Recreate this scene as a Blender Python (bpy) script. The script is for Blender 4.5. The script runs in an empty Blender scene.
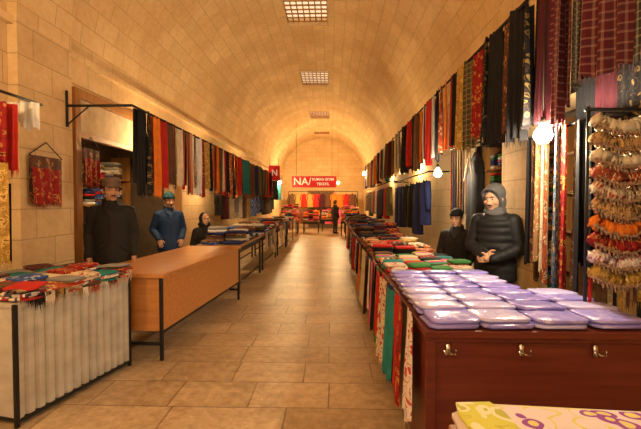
import bpy, bmesh, math, random
from mathutils import Vector, Matrix
R=random.Random(7)
S=bpy.context.scene
COL=S.collection
try:
    S.view_settings.view_transform='Standard'
except Exception: pass
H=1.45; F=400.0
# ------------------------------------------------------------ materials
def newmat(name,rough=.8,color=(.5,.5,.5),metal=0,spec=.3):
    m=bpy.data.materials.new(name); m.use_nodes=True
    b=m.node_tree.nodes['Principled BSDF']
    b.inputs['Roughness'].default_value=rough
    b.inputs['Base Color'].default_value=(*color,1)
    b.inputs['Metallic'].default_value=metal
    b.inputs['Specular IOR Level'].default_value=spec
    return m,m.node_tree,b
def ramp(nt,fac,stops,interp='CONSTANT'):
    r=nt.nodes.new('ShaderNodeValToRGB'); r.color_ramp.interpolation=interp
    e=r.color_ramp.elements
    while len(e)<len(stops): e.new(.5)
    for i,(p,c) in enumerate(stops):
        e[i].position=p; e[i].color=(*c,1)
    nt.links.new(fac,r.inputs[0]); return r.outputs[0]
def uvn(nt,scale=(1,1,1),rot=0,kind='UV'):
    t=nt.nodes.new('ShaderNodeTexCoord'); mp=nt.nodes.new('ShaderNodeMapping')
    mp.inputs['Scale'].default_value=scale; mp.inputs['Rotation'].default_value=(0,0,rot)
    nt.links.new(t.outputs[kind],mp.inputs[0]); return mp.outputs[0]
def math_(nt,op,a,b=None):
    n=nt.nodes.new('ShaderNodeMath'); n.operation=op
    for i,v in enumerate((a,b)):
        if v is None: continue
        if isinstance(v,(int,float)): n.inputs[i].default_value=v
        else: nt.links.new(v,n.inputs[i])
    return n.outputs[0]
def mixc(nt,fac,a,b,mode='MIX'):
    n=nt.nodes.new('ShaderNodeMix'); n.data_type='RGBA'; n.blend_type=mode
    for s,v in ((0,fac),(6,a),(7,b)):
        if isinstance(v,(int,float)): n.inputs[s].default_value=v
        elif isinstance(v,tuple): n.inputs[s].default_value=(*v,1)
        else: nt.links.new(v,n.inputs[s])
    return n.outputs[2]
def clothbump(nt,b,scale=60,st=.25):
    n=nt.nodes.new('ShaderNodeTexNoise'); n.inputs['Scale'].default_value=scale
    nt.links.new(uvn(nt),n.inputs['Vector'])
    bp=nt.nodes.new('ShaderNodeBump'); bp.inputs['Strength'].default_value=st; bp.inputs['Distance'].default_value=.01
    nt.links.new(n.outputs[0],bp.inputs['Height']); nt.links.new(bp.outputs[0],b.inputs['Normal'])
def plain(name,c,rough=.85,bump=True,metal=0):
    m,nt,b=newmat(name,rough,c,metal)
    n=nt.nodes.new('ShaderNodeTexNoise'); n.inputs['Scale'].default_value=9
    nt.links.new(uvn(nt),n.inputs['Vector'])
    nt.links.new(mixc(nt,n.outputs[0],tuple(x*.65 for x in c),tuple(min(1,x*1.3) for x in c)),b.inputs['Base Color'])
    if bump: clothbump(nt,b)
    return m
def stripes(name,cols,freq,axis='X',rough=.8):
    m,nt,b=newmat(name,rough)
    s=nt.nodes.new('ShaderNodeSeparateXYZ'); nt.links.new(uvn(nt),s.inputs[0])
    f=math_(nt,'FRACT',math_(nt,'MULTIPLY',s.outputs[axis],freq))
    k=len(cols); nt.links.new(ramp(nt,f,[(i/k,c) for i,c in enumerate(cols)]),b.inputs['Base Color'])
    clothbump(nt,b); return m
def pattern(name,base,sp,sp2,scale=14,rough=.8,stretch=(1,1,1)):
    m,nt,b=newmat(name,rough)
    v=nt.nodes.new('ShaderNodeTexVoronoi'); v.inputs['Scale'].default_value=scale
    n=nt.nodes.new('ShaderNodeTexNoise'); n.inputs['Scale'].default_value=scale*.6
    uv=uvn(nt,stretch)
    nt.links.new(uv,n.inputs['Vector'])
    va=nt.nodes.new('ShaderNodeVectorMath'); va.operation='MULTIPLY_ADD'
    nt.links.new(n.outputs['Color'],va.inputs[0]); va.inputs[1].default_value=(.12,.12,0); nt.links.new(uv,va.inputs[2])
    nt.links.new(va.outputs[0],v.inputs['Vector'])
    nt.links.new(ramp(nt,v.outputs['Distance'],[(0,sp2),(.2,sp),(.36,base),(.62,sp2),(.68,base)]),b.inputs['Base Color'])
    clothbump(nt,b); return m
def plaid(name,base,l1,l2,freq=9):
    m,nt,b=newmat(name,.9)
    s=nt.nodes.new('ShaderNodeSeparateXYZ'); nt.links.new(uvn(nt),s.inputs[0])
    outs=[]
    for ax in 'XY':
        f=math_(nt,'FRACT',math_(nt,'MULTIPLY',s.outputs[ax],freq))
        outs.append(ramp(nt,f,[(0,base),(.35,l1),(.45,base),(.55,l2),(.62,base),(.78,l1),(.9,base)]))
    nt.links.new(mixc(nt,.5,outs[0],outs[1]),b.inputs['Base Color'])
    clothbump(nt,b); return m
def stone(name,c1,c2,mortar,bw,rh,rough=.85,stain=(.55,.38,.2),kind='UV',rot=0,bias=0,ms=.006,off=.5,specn=.3,warp=0,squash=1,sm=.55,fine=.4,ns=.9):
    m,nt,b=newmat(name,rough,spec=specn)
    uv=uvn(nt,kind=kind,rot=rot)
    br=nt.nodes.new('ShaderNodeTexBrick')
    if warp:
        wn=nt.nodes.new('ShaderNodeTexNoise'); wn.inputs['Scale'].default_value=1.7; wn.inputs['Detail'].default_value=3; nt.links.new(uv,wn.inputs['Vector'])
        va=nt.nodes.new('ShaderNodeVectorMath'); va.operation='MULTIPLY_ADD'; nt.links.new(wn.outputs['Color'],va.inputs[0]); va.inputs[1].default_value=(warp,warp,0); nt.links.new(uv,va.inputs[2])
        nt.links.new(va.outputs[0],br.inputs['Vector'])
    else: nt.links.new(uv,br.inputs['Vector'])
    br.squash=squash; br.squash_frequency=3
    br.inputs['Scale'].default_value=1; br.inputs['Brick Width'].default_value=bw; br.inputs['Row Height'].default_value=rh
    br.inputs['Mortar Size'].default_value=ms; br.inputs['Color1'].default_value=(*c1,1); br.inputs['Color2'].default_value=(*c2,1)
    br.inputs['Mortar'].default_value=(*mortar,1); br.inputs['Bias'].default_value=bias; br.offset=off
    br.inputs['Mortar Smooth'].default_value=.3
    n=nt.nodes.new('ShaderNodeTexNoise'); n.inputs['Scale'].default_value=ns; n.inputs['Detail'].default_value=8; n.inputs['Roughness'].default_value=.6
    nt.links.new(uv,n.inputs['Vector'])
    f=ramp(nt,n.outputs[0],[(.38,(0,0,0)),(.72,(1,1,1))],'LINEAR')
    fm=math_(nt,'MULTIPLY',f,sm)
    c=mixc(nt,fm,br.outputs[0],stain)
    n2=nt.nodes.new('ShaderNodeTexNoise'); n2.inputs['Scale'].default_value=14; n2.inputs['Detail'].default_value=8; n2.inputs['Roughness'].default_value=.7
    nt.links.new(uv,n2.inputs['Vector'])
    c=mixc(nt,fine,c,ramp(nt,n2.outputs[0],[(.3,(.2,.2,.2)),(.7,(.8,.8,.8))],'LINEAR'),'SOFT_LIGHT')
    nt.links.new(c,b.inputs['Base Color'])
    bp=nt.nodes.new('ShaderNodeBump'); bp.inputs['Strength'].default_value=.4; bp.inputs['Distance'].default_value=.012
    h=math_(nt,'SUBTRACT',math_(nt,'MULTIPLY',n2.outputs[0],.6),math_(nt,'MULTIPLY',br.outputs['Fac'],.8))
    nt.links.new(h,bp.inputs['Height']); nt.links.new(bp.outputs[0],b.inputs['Normal'])
    rr=math_(nt,'ADD',math_(nt,'MULTIPLY',n2.outputs[0],.35),rough-.17); nt.links.new(rr,b.inputs['Roughness'])
    return m
def wood(name,c1,c2,rough=.4,scale=(1,12,12)):
    m,nt,b=newmat(name,rough,spec=.4)
    n=nt.nodes.new('ShaderNodeTexNoise'); n.inputs['Scale'].default_value=2.2; n.inputs['Detail'].default_value=7
    nt.links.new(uvn(nt,scale,kind='Object'),n.inputs['Vector'])
    nt.links.new(ramp(nt,n.outputs[0],[(.3,c1),(.7,c2)],'LINEAR'),b.inputs['Base Color']); return m
def emis(name,c,s):
    m,nt,b=newmat(name,.4,c)
    b.inputs['Emission Color'].default_value=(*c,1); b.inputs['Emission Strength'].default_value=s; return m

M_vault=stone('vault_limestone',(.82,.63,.35),(.72,.53,.28),(.55,.38,.19),.46,.235,stain=(.58,.37,.17),ms=.007,sm=.75,warp=.012,fine=.45)
M_wall=stone('wall_limestone',(.78,.58,.32),(.68,.49,.26),(.45,.31,.16),.5,.28,stain=(.50,.32,.15),warp=.012,sm=.7)
M_floor=stone('floor_slabs',(.60,.45,.28),(.43,.31,.18),(.21,.14,.08),.58,.40,rough=.38,stain=(.31,.21,.12),kind='Object',ms=.007,specn=.55,warp=.03,squash=1.4,sm=.9,fine=.9,off=.37,ns=1.8)
M_black=plain('black_iron',(.015,.013,.012),.5,False)
M_steel=newmat('steel',.25,(.75,.75,.78),1)[0]
M_desk=wood('desk_veneer',(.46,.18,.05),(.60,.27,.08),.3)
M_maroon=wood('maroon_panel',(.11,.02,.012),(.17,.034,.018),.35)
M_frame=wood('frame_wood',(.30,.13,.03),(.46,.22,.07),.5,(8,8,1))
M_ply=wood('table_wood',(.25,.12,.05),(.4,.2,.08),.5)
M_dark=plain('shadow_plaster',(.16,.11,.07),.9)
pal=dict(
 black=plain('cloth_black',(.012,.011,.013)), blackf=pattern('cloth_black_floral',(.012,.01,.012),(.25,.16,.05),(.05,.03,.02),16),
 red=plain('cloth_red',(.45,.02,.015)), dred=pattern('cloth_red_motif',(.30,.012,.012),(.5,.22,.05),(.1,.01,.01),18),
 plum=plain('cloth_plum',(.07,.010,.018)), brown=plain('cloth_brown',(.13,.06,.03)), orange=plain('cloth_orange',(.75,.20,.02)),
 cream=plain('cloth_cream',(.66,.56,.40)), white=plain('cloth_white',(.78,.75,.70)), gold=pattern('cloth_gold',(.45,.27,.05),(.7,.48,.15),(.25,.12,.02),22,.5),
 navy=plain('cloth_navy',(.02,.03,.12)), blue=pattern('cloth_blue_motif',(.03,.08,.32),(.4,.45,.6),(.02,.03,.1),18), teal=plain('cloth_teal',(.02,.2,.2)),
 green=plain('cloth_green',(.05,.2,.05)), olive=plain('cloth_olive',(.14,.12,.04)), grey=plain('cloth_grey',(.25,.24,.24)),
 pink=plain('cloth_pink',(.7,.10,.22)), purple=plain('cloth_purple',(.2,.05,.3)), yellow=plain('cloth_yellow',(.8,.6,.06)),
 st1=stripes('cloth_stripe_earth',[(.35,.03,.02),(.6,.42,.2),(.05,.03,.03),(.55,.17,.04),(.65,.52,.36)],7),
 st2=stripes('cloth_stripe_white',[(.7,.62,.5),(.3,.02,.03),(.7,.62,.5),(.05,.05,.08)],9),
 st3=stripes('cloth_stripe_rainbow',[(.6,.04,.05),(.9,.6,.1),(.1,.35,.15),(.1,.15,.5),(.8,.75,.6),(.5,.05,.3)],6,'Y'),
 st4=stripes('cloth_stripe_dark',[(.03,.02,.02),(.2,.05,.04),(.03,.02,.02),(.3,.2,.1)],8),
 pl1=plaid('plaid_red',(.09,.010,.018),(.26,.14,.12),(.03,.02,.03),10), pl2=plaid('plaid_grey',(.03,.03,.03),(.24,.23,.18),(.12,.03,.03),12),
 pl3=plaid('plaid_green',(.03,.06,.03),(.3,.25,.1),(.25,.03,.02),9),
 pa1=pattern('paisley_rust',(.40,.08,.03),(.7,.5,.28),(.12,.03,.02),20), pa2=pattern('paisley_cream',(.64,.53,.37),(.45,.07,.05),(.2,.08,.05),18),
 pa3=pattern('paisley_brown',(.08,.04,.025),(.4,.2,.08),(.22,.05,.03),16), pa4=pattern('floral_white',(.72,.66,.6),(.55,.05,.08),(.5,.12,.15),16),
 leo=pattern('leopard_print',(.5,.31,.13),(.08,.04,.02),(.36,.17,.06),38),
)
# ------------------------------------------------------------ mesh builder
class MB:
    def __init__(s): s.v=[];s.f=[];s.mi=[];s.uv=[];s.mats=[]
    def m(s,mat):
        if isinstance(mat,str): mat=pal[mat]
        if mat not in s.mats: s.mats.append(mat)
        return s.mats.index(mat)
    def face(s,idx,mi,uvs): s.f.append(idx); s.mi.append(mi); s.uv.append(uvs)
    def box(s,x0,x1,y0,y1,z0,z1,mat,M=None):
        mi=s.m(mat); b=len(s.v)
        P=[Vector(p) for p in ((x0,y0,z0),(x1,y0,z0),(x1,y1,z0),(x0,y1,z0),(x0,y0,z1),(x1,y0,z1),(x1,y1,z1),(x0,y1,z1))]
        for fc,ax in (((0,3,2,1),(0,1)),((4,5,6,7),(0,1)),((0,1,5,4),(0,2)),((1,2,6,5),(1,2)),((2,3,7,6),(0,2)),((3,0,4,7),(1,2))):
            s.face([b+i for i in fc],mi,[(P[i][ax[0]],P[i][ax[1]]) for i in fc])
        s.v+= [tuple(M@p) if M else tuple(p) for p in P]
    def grid(s,pts,uvs,nu,nv,mat):
        mi=s.m(mat); b=len(s.v); s.v+=[tuple(p) for p in pts]
        for j in range(nv-1):
            for i in range(nu-1):
                q=[j*nu+i,j*nu+i+1,(j+1)*nu+i+1,(j+1)*nu+i]
                s.face([b+k for k in q],mi,[uvs[k] for k in q])
    def tube(s,path,r,mat,n=8,closed_caps=True):
        mi=s.m(mat); b=len(s.v); path=[Vector(p) for p in path]; L=len(path)
        rr=r if isinstance(r,(list,tuple)) else [r]*L
        for i,p in enumerate(path):
            t=(path[min(i+1,L-1)]-path[max(i-1,0)]).normalized()
            a=t.cross(Vector((0,0,1))) if abs(t.z)<.95 else t.cross(Vector((1,0,0)))
            a.normalize(); c=t.cross(a)
            for k in range(n):
                an=2*math.pi*k/n; s.v.append(tuple(p+rr[i]*(math.cos(an)*a+math.sin(an)*c)))
        for i in range(L-1):
            for k in range(n):
                k2=(k+1)%n
                s.face([b+i*n+k,b+i*n+k2,b+(i+1)*n+k2,b+(i+1)*n+k],mi,[(k/n*.2,i*.1),((k+1)/n*.2,i*.1),((k+1)/n*.2,i*.1+.1),(k/n*.2,i*.1+.1)])
        if closed_caps:
            s.face([b+k for k in range(n)][::-1],mi,[(0,0)]*n); s.face([b+(L-1)*n+k for k in range(n)],mi,[(0,0)]*n)
    def slab(s,c,w,d,h,mat,rot=0,tilt=0,puff=.25,tiltx=0):
        mi=s.m(mat); b=len(s.v); M=Matrix.Translation(c)@Matrix.Rotation(rot,4,'Z')@Matrix.Rotation(tilt,4,'X')@Matrix.Rotation(tiltx,4,'Y')
        rings=[(0,.93),(.2,1),(.75,1),(1,.93),(1+puff,.55)]
        cr=.12; u0=R.random()*5; v0=R.random()*5
        prof=[]
        for sx,sy in ((1,-1),(1,1),(-1,1),(-1,-1)):
            a=(sx*.5, sy*(.5-cr)); bb=(sx*(.5-cr), sy*.5)
            prof += [bb,a] if (sx,sy) in ((1,-1),(-1,1)) else [a,bb]
        n=len(prof)
        for z,k in rings:
            for (px,py) in prof:
                s.v.append(tuple(M@Vector((px*w*k,py*d*k,z*h))))
        s.v.append(tuple(M@Vector((0,0,h*(1+puff*1.1)))))
        def uvp(j,i):
            px,py=prof[i%n]; z,k=rings[j]; return (u0+px*w*k, v0+py*d*k)
        for j in range(len(rings)-1):
            for i in range(n):
                i2=(i+1)%n
                if j<3:
                    uv=[(u0+i*.07,v0+j*h*.5),(u0+(i+1)*.07,v0+j*h*.5),(u0+(i+1)*.07,v0+(j+1)*h*.5),(u0+i*.07,v0+(j+1)*h*.5)]
                else: uv=[uvp(j,i),uvp(j,i2),uvp(j+1,i2),uvp(j+1,i)]
                s.face([b+j*n+i,b+j*n+i2,b+(j+1)*n+i2,b+(j+1)*n+i],mi,uv)
        top=b+len(rings)*n
        for i in range(n):
            i2=(i+1)%n; j=len(rings)-1
            s.face([b+j*n+i,b+j*n+i2,top],mi,[uvp(j,i),uvp(j,i2),(u0,v0)])
        s.face([b+i for i in range(n)][::-1],mi,[(0,0)]*n)
    def sheet(s,p,along,width,length,mat,amp=.03,folds=3,nrm=None,gather=.0,flare=.0,nu=14,nv=9,swing=0.,fringe=0,under=None):
        al=Vector(along).normalized(); nr=nrm if nrm else Vector((-al.y,al.x,0)); p=Vector(p)
        ph=R.random()*6; u0=R.random()*4; ph2=R.random()*6
        pts=[];uv=[]
        for j in range(nv):
            t=j/(nv-1)
            wv=width*(1-gather*(1-t)*(1-t)+flare*t)
            for i in range(nu):
                q=i/(nu-1)
                a=amp*(.35+.65*t)*math.sin(2*math.pi*folds*q+ph+.6*math.sin(3*t+ph2))
                z=-length*t
                if j==nv-1: z+=.015*math.sin(9*q+ph2)
                pts.append(p+al*((q-.5)*wv)+nr*(a+swing*t)+Vector((0,0,z))); uv.append((u0+q*width*1.25,t*length))
        s.grid(pts,uv,nu,nv,mat)
        if fringe:
            n=int(width/.012); mi=s.m(mat); base=pts[-nu:]
            for k in range(n):
                q=(k+.5)/n*(nu-1); i=int(q); f=q-i; c=base[i].lerp(base[min(i+1,nu-1)],f)
                e=c+Vector((R.uniform(-.008,.008),R.uniform(-.008,.008),-fringe*R.uniform(.8,1.1)))
                b=len(s.v); s.v+=[tuple(c-al*.004),tuple(c+al*.004),tuple(e)]
                s.face([b,b+1,b+2],mi,[(u0,length),(u0+.01,length),(u0,length+.1)])
    def obj(s,name,parent=None,smooth=True,bevel=0):
        me=bpy.data.meshes.new(name); me.from_pydata(s.v,[],s.f)
        for m in s.mats: me.materials.append(m)
        uvl=me.uv_layers.new(name='UVMap')
        flat=[]
        for u in s.uv:
            for c in u: flat+=[c[0],c[1]]
        uvl.data.foreach_set('uv',flat)
        me.polygons.foreach_set('material_index',s.mi)
        if smooth: me.polygons.foreach_set('use_smooth',[True]*len(s.f))
        me.update(); o=bpy.data.objects.new(name,me); COL.objects.link(o)
        if parent: o.parent=parent
        if bevel:
            bv=o.modifiers.new('bevel','BEVEL'); bv.width=bevel; bv.segments=2; bv.limit_method='ANGLE'
        return o
def empty(name,loc=(0,0,0)):
    e=bpy.data.objects.new(name,None); e.location=loc; COL.objects.link(e); e.empty_display_size=.2; return e

# ------------------------------------------------------------ room
XL,XR,YE,Y0=-2.9,1.9,24.0,-3.0
XC=(XL+XR)/2; RX=(XR-XL)/2; ZS=3.1; RZ=2.2
sky=[(7.6,8.65),(11.7,13.2),(16.8,18.2),(21.4,22.6)]
mb=MB(); N=48
ys=[Y0,0,3,5]; 
for a,b in sky: ys+= [a,b]
ys=sorted(ys+[YE])
HW=.42
angs=[math.pi*i/N for i in range(N+1)]
a0=math.acos(HW/RX); angs=sorted([a for a in angs if not (a0<a<math.pi-a0)]+[a0,math.pi-a0])
arc=[0]
for i in range(1,len(angs)):
    p=lambda a:Vector((RX*math.cos(a),RZ*math.sin(a)))
    arc.append(arc[-1]+(p(angs[i])-p(angs[i-1])).length)
mi=mb.m(M_vault)
for y in ys:
    for a in angs: mb.v.append((XC+RX*math.cos(a),y,ZS+RZ*math.sin(a)))
n=len(angs)
for j in range(len(ys)-1):
    for i in range(n-1):
        if abs(angs[i]-a0)<1e-6 and any(abs(ys[j]-a)<1e-6 for a,b in sky): continue
        mb.face([j*n+i,j*n+i+1,(j+1)*n+i+1,(j+1)*n+i],mi,[(ys[j],arc[i]),(ys[j],arc[i+1]),(ys[j+1],arc[i+1]),(ys[j+1],arc[i])])
ceil=mb.obj('ceiling')
def rib(y0,y1,t,name):
    mb=MB(); pts=[];uvs=[]
    for k,(y,tt) in enumerate(((y0,-.02),(y0,t),(y1,t),(y1,-.02))):
        for i in range(41):
            a=math.pi*i/40; pts.append((XC+(RX-tt)*math.cos(a),y,ZS+(RZ-tt)*math.sin(a))); uvs.append((y+tt,i*.18))
    mb.grid(pts,uvs,41,4,M_vault)
    for sx in (-1,1):
        x0,x1=sorted((XC+sx*(RX-t),XC+sx*(RX+.0)))
        mb.box(x0,x1,y0,y1,0,ZS,M_wall)
    return mb.obj(name,smooth=False)
rib(3.55,4.3,.09,'trim_1')
for k,(x0,x1) in enumerate(((XL-.02,XL+.06),(XR-.06,XR+.02))):
    mb=MB(); mb.box(x0,x1,Y0,YE,ZS-.05,ZS+.03,M_vault); mb.obj('trim_%d'%(k+2),smooth=False,bevel=.01)
zc=ZS+RZ; M_sky=emis('skylight_glass',(.98,.84,.55),.85)
for k,(a,b) in enumerate(sky):
    e=empty('window_%d'%(k+1))
    mb=MB(); z0=ZS+RZ*math.sin(a0)
    mb.box(XC-HW-.03,XC-HW,a-.03,b+.03,z0-.02,z0+.4,M_vault); mb.box(XC+HW,XC+HW+.03,a-.03,b+.03,z0-.02,z0+.4,M_vault)
    mb.box(XC-HW,XC+HW,a-.03,a,z0-.02,z0+.4,M_vault); mb.box(XC-HW,XC+HW,b,b+.03,z0-.02,z0+.4,M_vault)
    mb.obj('reveal',e,False)
    mb=MB(); mb.box(XC-HW,XC+HW,a,b,z0+.12,z0+.14,M_sky); mb.obj('pane',e,False)
    mb=MB()
    for i in range(8):
        x=XC-HW+2*HW*i/7; mb.box(x-.013,x+.013,a,b,z0+.05,z0+.075,M_frame)
    m_=int((b-a)/.16)
    for i in range(m_+1):
        y=a+(b-a)*i/m_; mb.box(XC-HW,XC+HW,y-.014,y+.014,z0+.05,z0+.075,M_frame)
    mb.obj('grille',e,False)
def wall(side,name,openings,depth):
    x=XL if side<0 else XR; mb=MB(); o=.3*side
    xa,xb=sorted((x,x+o)); y=Y0
    for (a,b,z) in openings:
        mb.box(xa,xb,y,a,0,ZS,M_wall); mb.box(xa,xb,a,b,z,ZS,M_wall); y=b
    mb.box(xa,xb,y,YE,0,ZS,M_wall)
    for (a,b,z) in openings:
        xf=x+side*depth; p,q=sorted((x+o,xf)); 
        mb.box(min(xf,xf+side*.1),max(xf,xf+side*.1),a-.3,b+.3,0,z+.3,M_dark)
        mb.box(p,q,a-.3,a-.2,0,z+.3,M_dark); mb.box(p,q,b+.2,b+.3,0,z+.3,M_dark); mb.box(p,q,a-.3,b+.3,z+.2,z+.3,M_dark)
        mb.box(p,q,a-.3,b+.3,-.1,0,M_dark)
    return mb.obj(name,smooth=False)
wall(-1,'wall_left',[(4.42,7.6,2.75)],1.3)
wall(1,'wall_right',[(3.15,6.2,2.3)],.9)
mb=MB(); mb.box(XL-1.4,XR+1.4,Y0,YE+.3,-.12,0,M_floor); mb.obj('floor',smooth=False)
mb=MB(); mb.box(XL-.3,XR+.3,YE,YE+.25,0,ZS+RZ+.2,M_vault); mb.obj('wall_back',smooth=False)
e=empty('door_1'); mb=MB(); mb.box(-1.3,.1,YE-.04,YE-.005,0,2.1,M_dark); 
mb.box(-1.4,-1.3,YE-.1,YE-.005,0,2.2,M_frame); mb.box(.1,.2,YE-.1,YE-.005,0,2.2,M_frame); mb.box(-1.3,.1,YE-.1,YE-.005,2.1,2.2,M_frame); mb.box(-.62,-.58,YE-.07,YE-.04,0,2.1,M_frame); mb.obj('leaf',e,False)
mb=MB(); 
mb.box(XL-.06,XL+.05,4.42,4.52,0,2.75,M_frame); mb.box(XL-.06,XL+.05,7.5,7.6,0,2.75,M_frame); mb.box(XL-.06,XL+.05,4.52,7.5,2.65,2.75,M_frame)
mb.box(XL-.04,XL+.03,4.52,7.5,2.2,2.27,M_frame)
mb.box(XL-.02,XL+.0,4.52,7.5,2.27,2.65,'cream')
mb.obj('wooden_shop_frame',smooth=False,bevel=.006)

# ------------------------------------------------------------ camera / world
cam=bpy.data.cameras.new('camera'); co=bpy.data.objects.new('camera',cam); COL.objects.link(co)
cam.sensor_width=36; cam.lens=F*36/641; cam.clip_start=.05
co.location=(0,0,H); co.rotation_euler=(math.pi/2-math.atan(11.5/F),0,math.atan(10.5/F)); S.camera=co
w=bpy.data.worlds.new('world'); S.world=w; w.use_nodes=True
w.node_tree.nodes['Background'].inputs[0].default_value=(1,.84,.64,1); w.node_tree.nodes['Background'].inputs[1].default_value=.95

# ------------------------------------------------------------ bulbs
M_socket=plain('bakelite',(.03,.025,.02),.4,False)
bm_cache={}
def bulb(x,y,z,zt,strength,c=(1,.70,.36),r=.045,wallx=None):
    e=empty('hanging_light_bulb')  # visible bulbs and the added fill bulbs share this name
    k=(strength,c)
    if k not in bm_cache: bm_cache[k]=emis('bulb_glow',c,strength)
    mb=MB(); prof=[(-r,.004),(-r*.85,r*.55),(-r*.4,r*.93),(0,r),(r*.45,r*.85),(r*.95,r*.5),(r*1.3,r*.33)]
    mb.tube([(x,y,z+a) for a,b in prof],[b for a,b in prof],bm_cache[k],12); mb.obj('glass',e)
    mb=MB(); mb.tube([(x,y,z+r*1.25),(x,y,z+r*1.3+.05)],.018,M_socket); mb.tube([(x,y,z+r*1.3+.05),(x,y,zt)],.004,M_socket,5)
    if wallx is not None: mb.tube([(x,y,zt),(wallx,y,zt)],.01,M_socket,6)
    mb.obj('socket_and_cord',e); return e
W1=(1,.82,.56); W2=(1,.68,.32); W_fill=(1,.64,.28)
bulb(1.47,2.83,1.92,2.95,620,W1,.060)
bulb(1.4,5.3,1.84,2.95,720,W1,.050)
for (x,y,z,s) in ((1.66,8.6,2.3,900),(1.66,12.5,2.4,900)): bulb(x,y,z,2.95,s,W2,.05,XR)  # unseen bulbs added behind the scarves as corridor fill
bulb(1.35,16.5,2.65,2.95,950,W2,.055)
bulb(-2.5,6.1,2.25,2.5,560,W2,.05,XL+.05)  # unseen bulb added behind the left scarves for fill
for (x,y,z,s) in ((-2.45,8.5,2.2,680),(-2.45,12.2,2.2,750)): bulb(x,y,z,z+.25,s,W2,.05,XL)
bulb(-2.0,15.7,2.25,2.45,900,W2,.05)
for (x,y,z,s) in ((.35,20,2.45,1700),(-1.75,20.5,2.4,1700)): bulb(x,y,z,zc-.25,s,W2,.055)
bulb(-3.5,5.4,2.35,2.94,160,W2,.04)  # added bulb inside the shop, brightens the men there
bulb(-.4,-.9,2.9,zc-.02,850,W_fill,.055); bulb(-2.3,1.0,2.75,4.4,900,W_fill,.055);  # added fill bulbs out of view, lift the near aisle and faces

# ------------------------------------------------------------ hanging scarf rows
def rail(x,y0,y1,z,mb): mb.tube([(x,y0,z),(x,y1,z)],.014,M_black,8)
def bracket(x,wx,y,z,mb):
    mb.tube([(wx,y,z),(x,y,z)],.014,M_black); mb.tube([(wx,y,z-.22),(wx,y,z+.16)],.014,M_black); 
    mb.tube([(wx,y,z-.2),(wx+(x-wx)*.35,y,z)],.008,M_black,6)
e=empty('hanging_scarf_rack'); mb=MB(); ZLr=2.48
rail(-2.1,4.2,17,ZLr,mb)
for y in (4.2,7.7,11,14,17): bracket(-2.1,XL+(.1 if y<4.3 else .01),y,ZLr,mb)
mb.obj('rail',e)
mb=MB(); y=4.35
seqL=['black','blackf','orange','red','brown','st2','cream','red','st1','pa3','white','dred','gold','black','st2','orange','brown','cream','red','black','pa1']
i=0
while y<16.9:
    wd=R.uniform(.22,.34)*(1+ (y>9)*.4); mt=seqL[i%len(seqL)] if y<9 else R.choice(['black','navy','pa3','st4','brown','red','dred','black','teal','pa1','st2','olive','cream'])
    if y<9: wd=R.uniform(.14,.21)
    ln=R.uniform(.78,.95) if y>4.8 else .95
    yaw=R.uniform(-.5,.5)
    al=(math.sin(yaw),math.cos(yaw),0)
    mb.sheet((-2.1+R.uniform(-.02,.02),y+wd/2,ZLr+.015),al,wd*1.1,ln,mt,R.uniform(.015,.035),R.choice([2,3,3,4]),gather=.1,fringe=.05 if y<8 else 0)
    mb.sheet((-2.15,y+wd/2,ZLr+.01),al,wd,ln*.85,mt,.02,2)
    y+=wd+.015; i+=1
mb.obj('scarves',e)
e=empty('hanging_scarf_rack'); mb=MB(); ZRr=3.0; XRr=1.5
rail(XRr,1.7,17,ZRr,mb)
for y in (1.75,5,8,11,14,17): bracket(XRr,XR-.01,y,ZRr,mb)
mb.obj('rail',e)
seqR=['pl2','pl1','pl2','pl1','plum','blackf','black','pa3','black','blackf','dred','pl3','gold','black','red','orange','pa1','black','white','red','st2','black','orange','brown','black','gold','red']
mb=MB(); y=1.8; i=0
while y<16.9:
    wd=R.uniform(.17,.24) if y<8 else R.uniform(.22,.38)
    if y<2.5: wd=.27
    mt=seqR[i] if i<len(seqR) else R.choice(['black','navy','dred','pa3','brown','plum','red','gold','black','orange','teal','cream'])
    ln=R.uniform(.84,1.0)+(.06 if y<4 else 0)
    if y<2.45: ln=.86
    yaw=R.uniform(-.45,.45); al=(math.sin(yaw),math.cos(yaw),0)
    mb.sheet((XRr+R.uniform(-.02,.02),y+wd/2,ZRr+.015),al,wd*1.15,ln,mt,R.uniform(.02,.04),R.choice([2,3,3,4]),gather=.15,fringe=.06 if y<8 else 0,nu=20,nv=11)
    mb.sheet((XRr+.06,y+wd/2,ZRr+.01),al,wd,ln*.9,mt,.02,2)
    y+=wd+.01; i+=1
mb.obj('scarves',e)
def garment(mb,x,y,z,face,w,l,mt,mt2=None,sleeves=True):
    al=Vector((0,1,0)) if face=='x' else Vector((1,0,0)); nr=Vector((-al.y,al.x,0))
    nu=13;nv=9; ph=R.random()*6
    for sgn in (1,-1):
        pts=[];uv=[]
        for j in range(nv):
            t=j/(nv-1)
            hw=w*(.16+.34*min(1,t*6)) if t<.16 else w*(.48-.06*math.sin(math.pi*min(1,(t-.16)*1.6))+.08*t)
            for i in range(nu):
                q=i/(nu-1)*2-1
                d=.075*math.sqrt(max(0,1-q*q))*sgn*min(1,.3+t*4)+.015*math.sin(7*q+ph)*t
                pts.append(Vector((x,y,z))+al*(q*hw)+nr*d+Vector((0,0,-l*t-(.05*abs(q) if j==0 else 0)))); uv.append((q*w,t*l))
        mb.grid(pts,uv,nu,nv,mt)
    if sleeves:
      for s_ in (-1,1):
        a=Vector((x,y,z-.06))+al*(s_*w*.42)
        mb.tube([a,a+al*(s_*.07)+Vector((0,0,-.25*l-.05)),a+al*(s_*.09)+Vector((0,0,-.6*l))],[.055,.05,.04],mt2 or mt,8)
    c=Vector((x,y,z)); mb.tube([c+Vector((0,0,-.02)),c+Vector((0,0,.06)),c+Vector((0,0,.10))+nr*.02],.004,M_steel,5)
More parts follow.
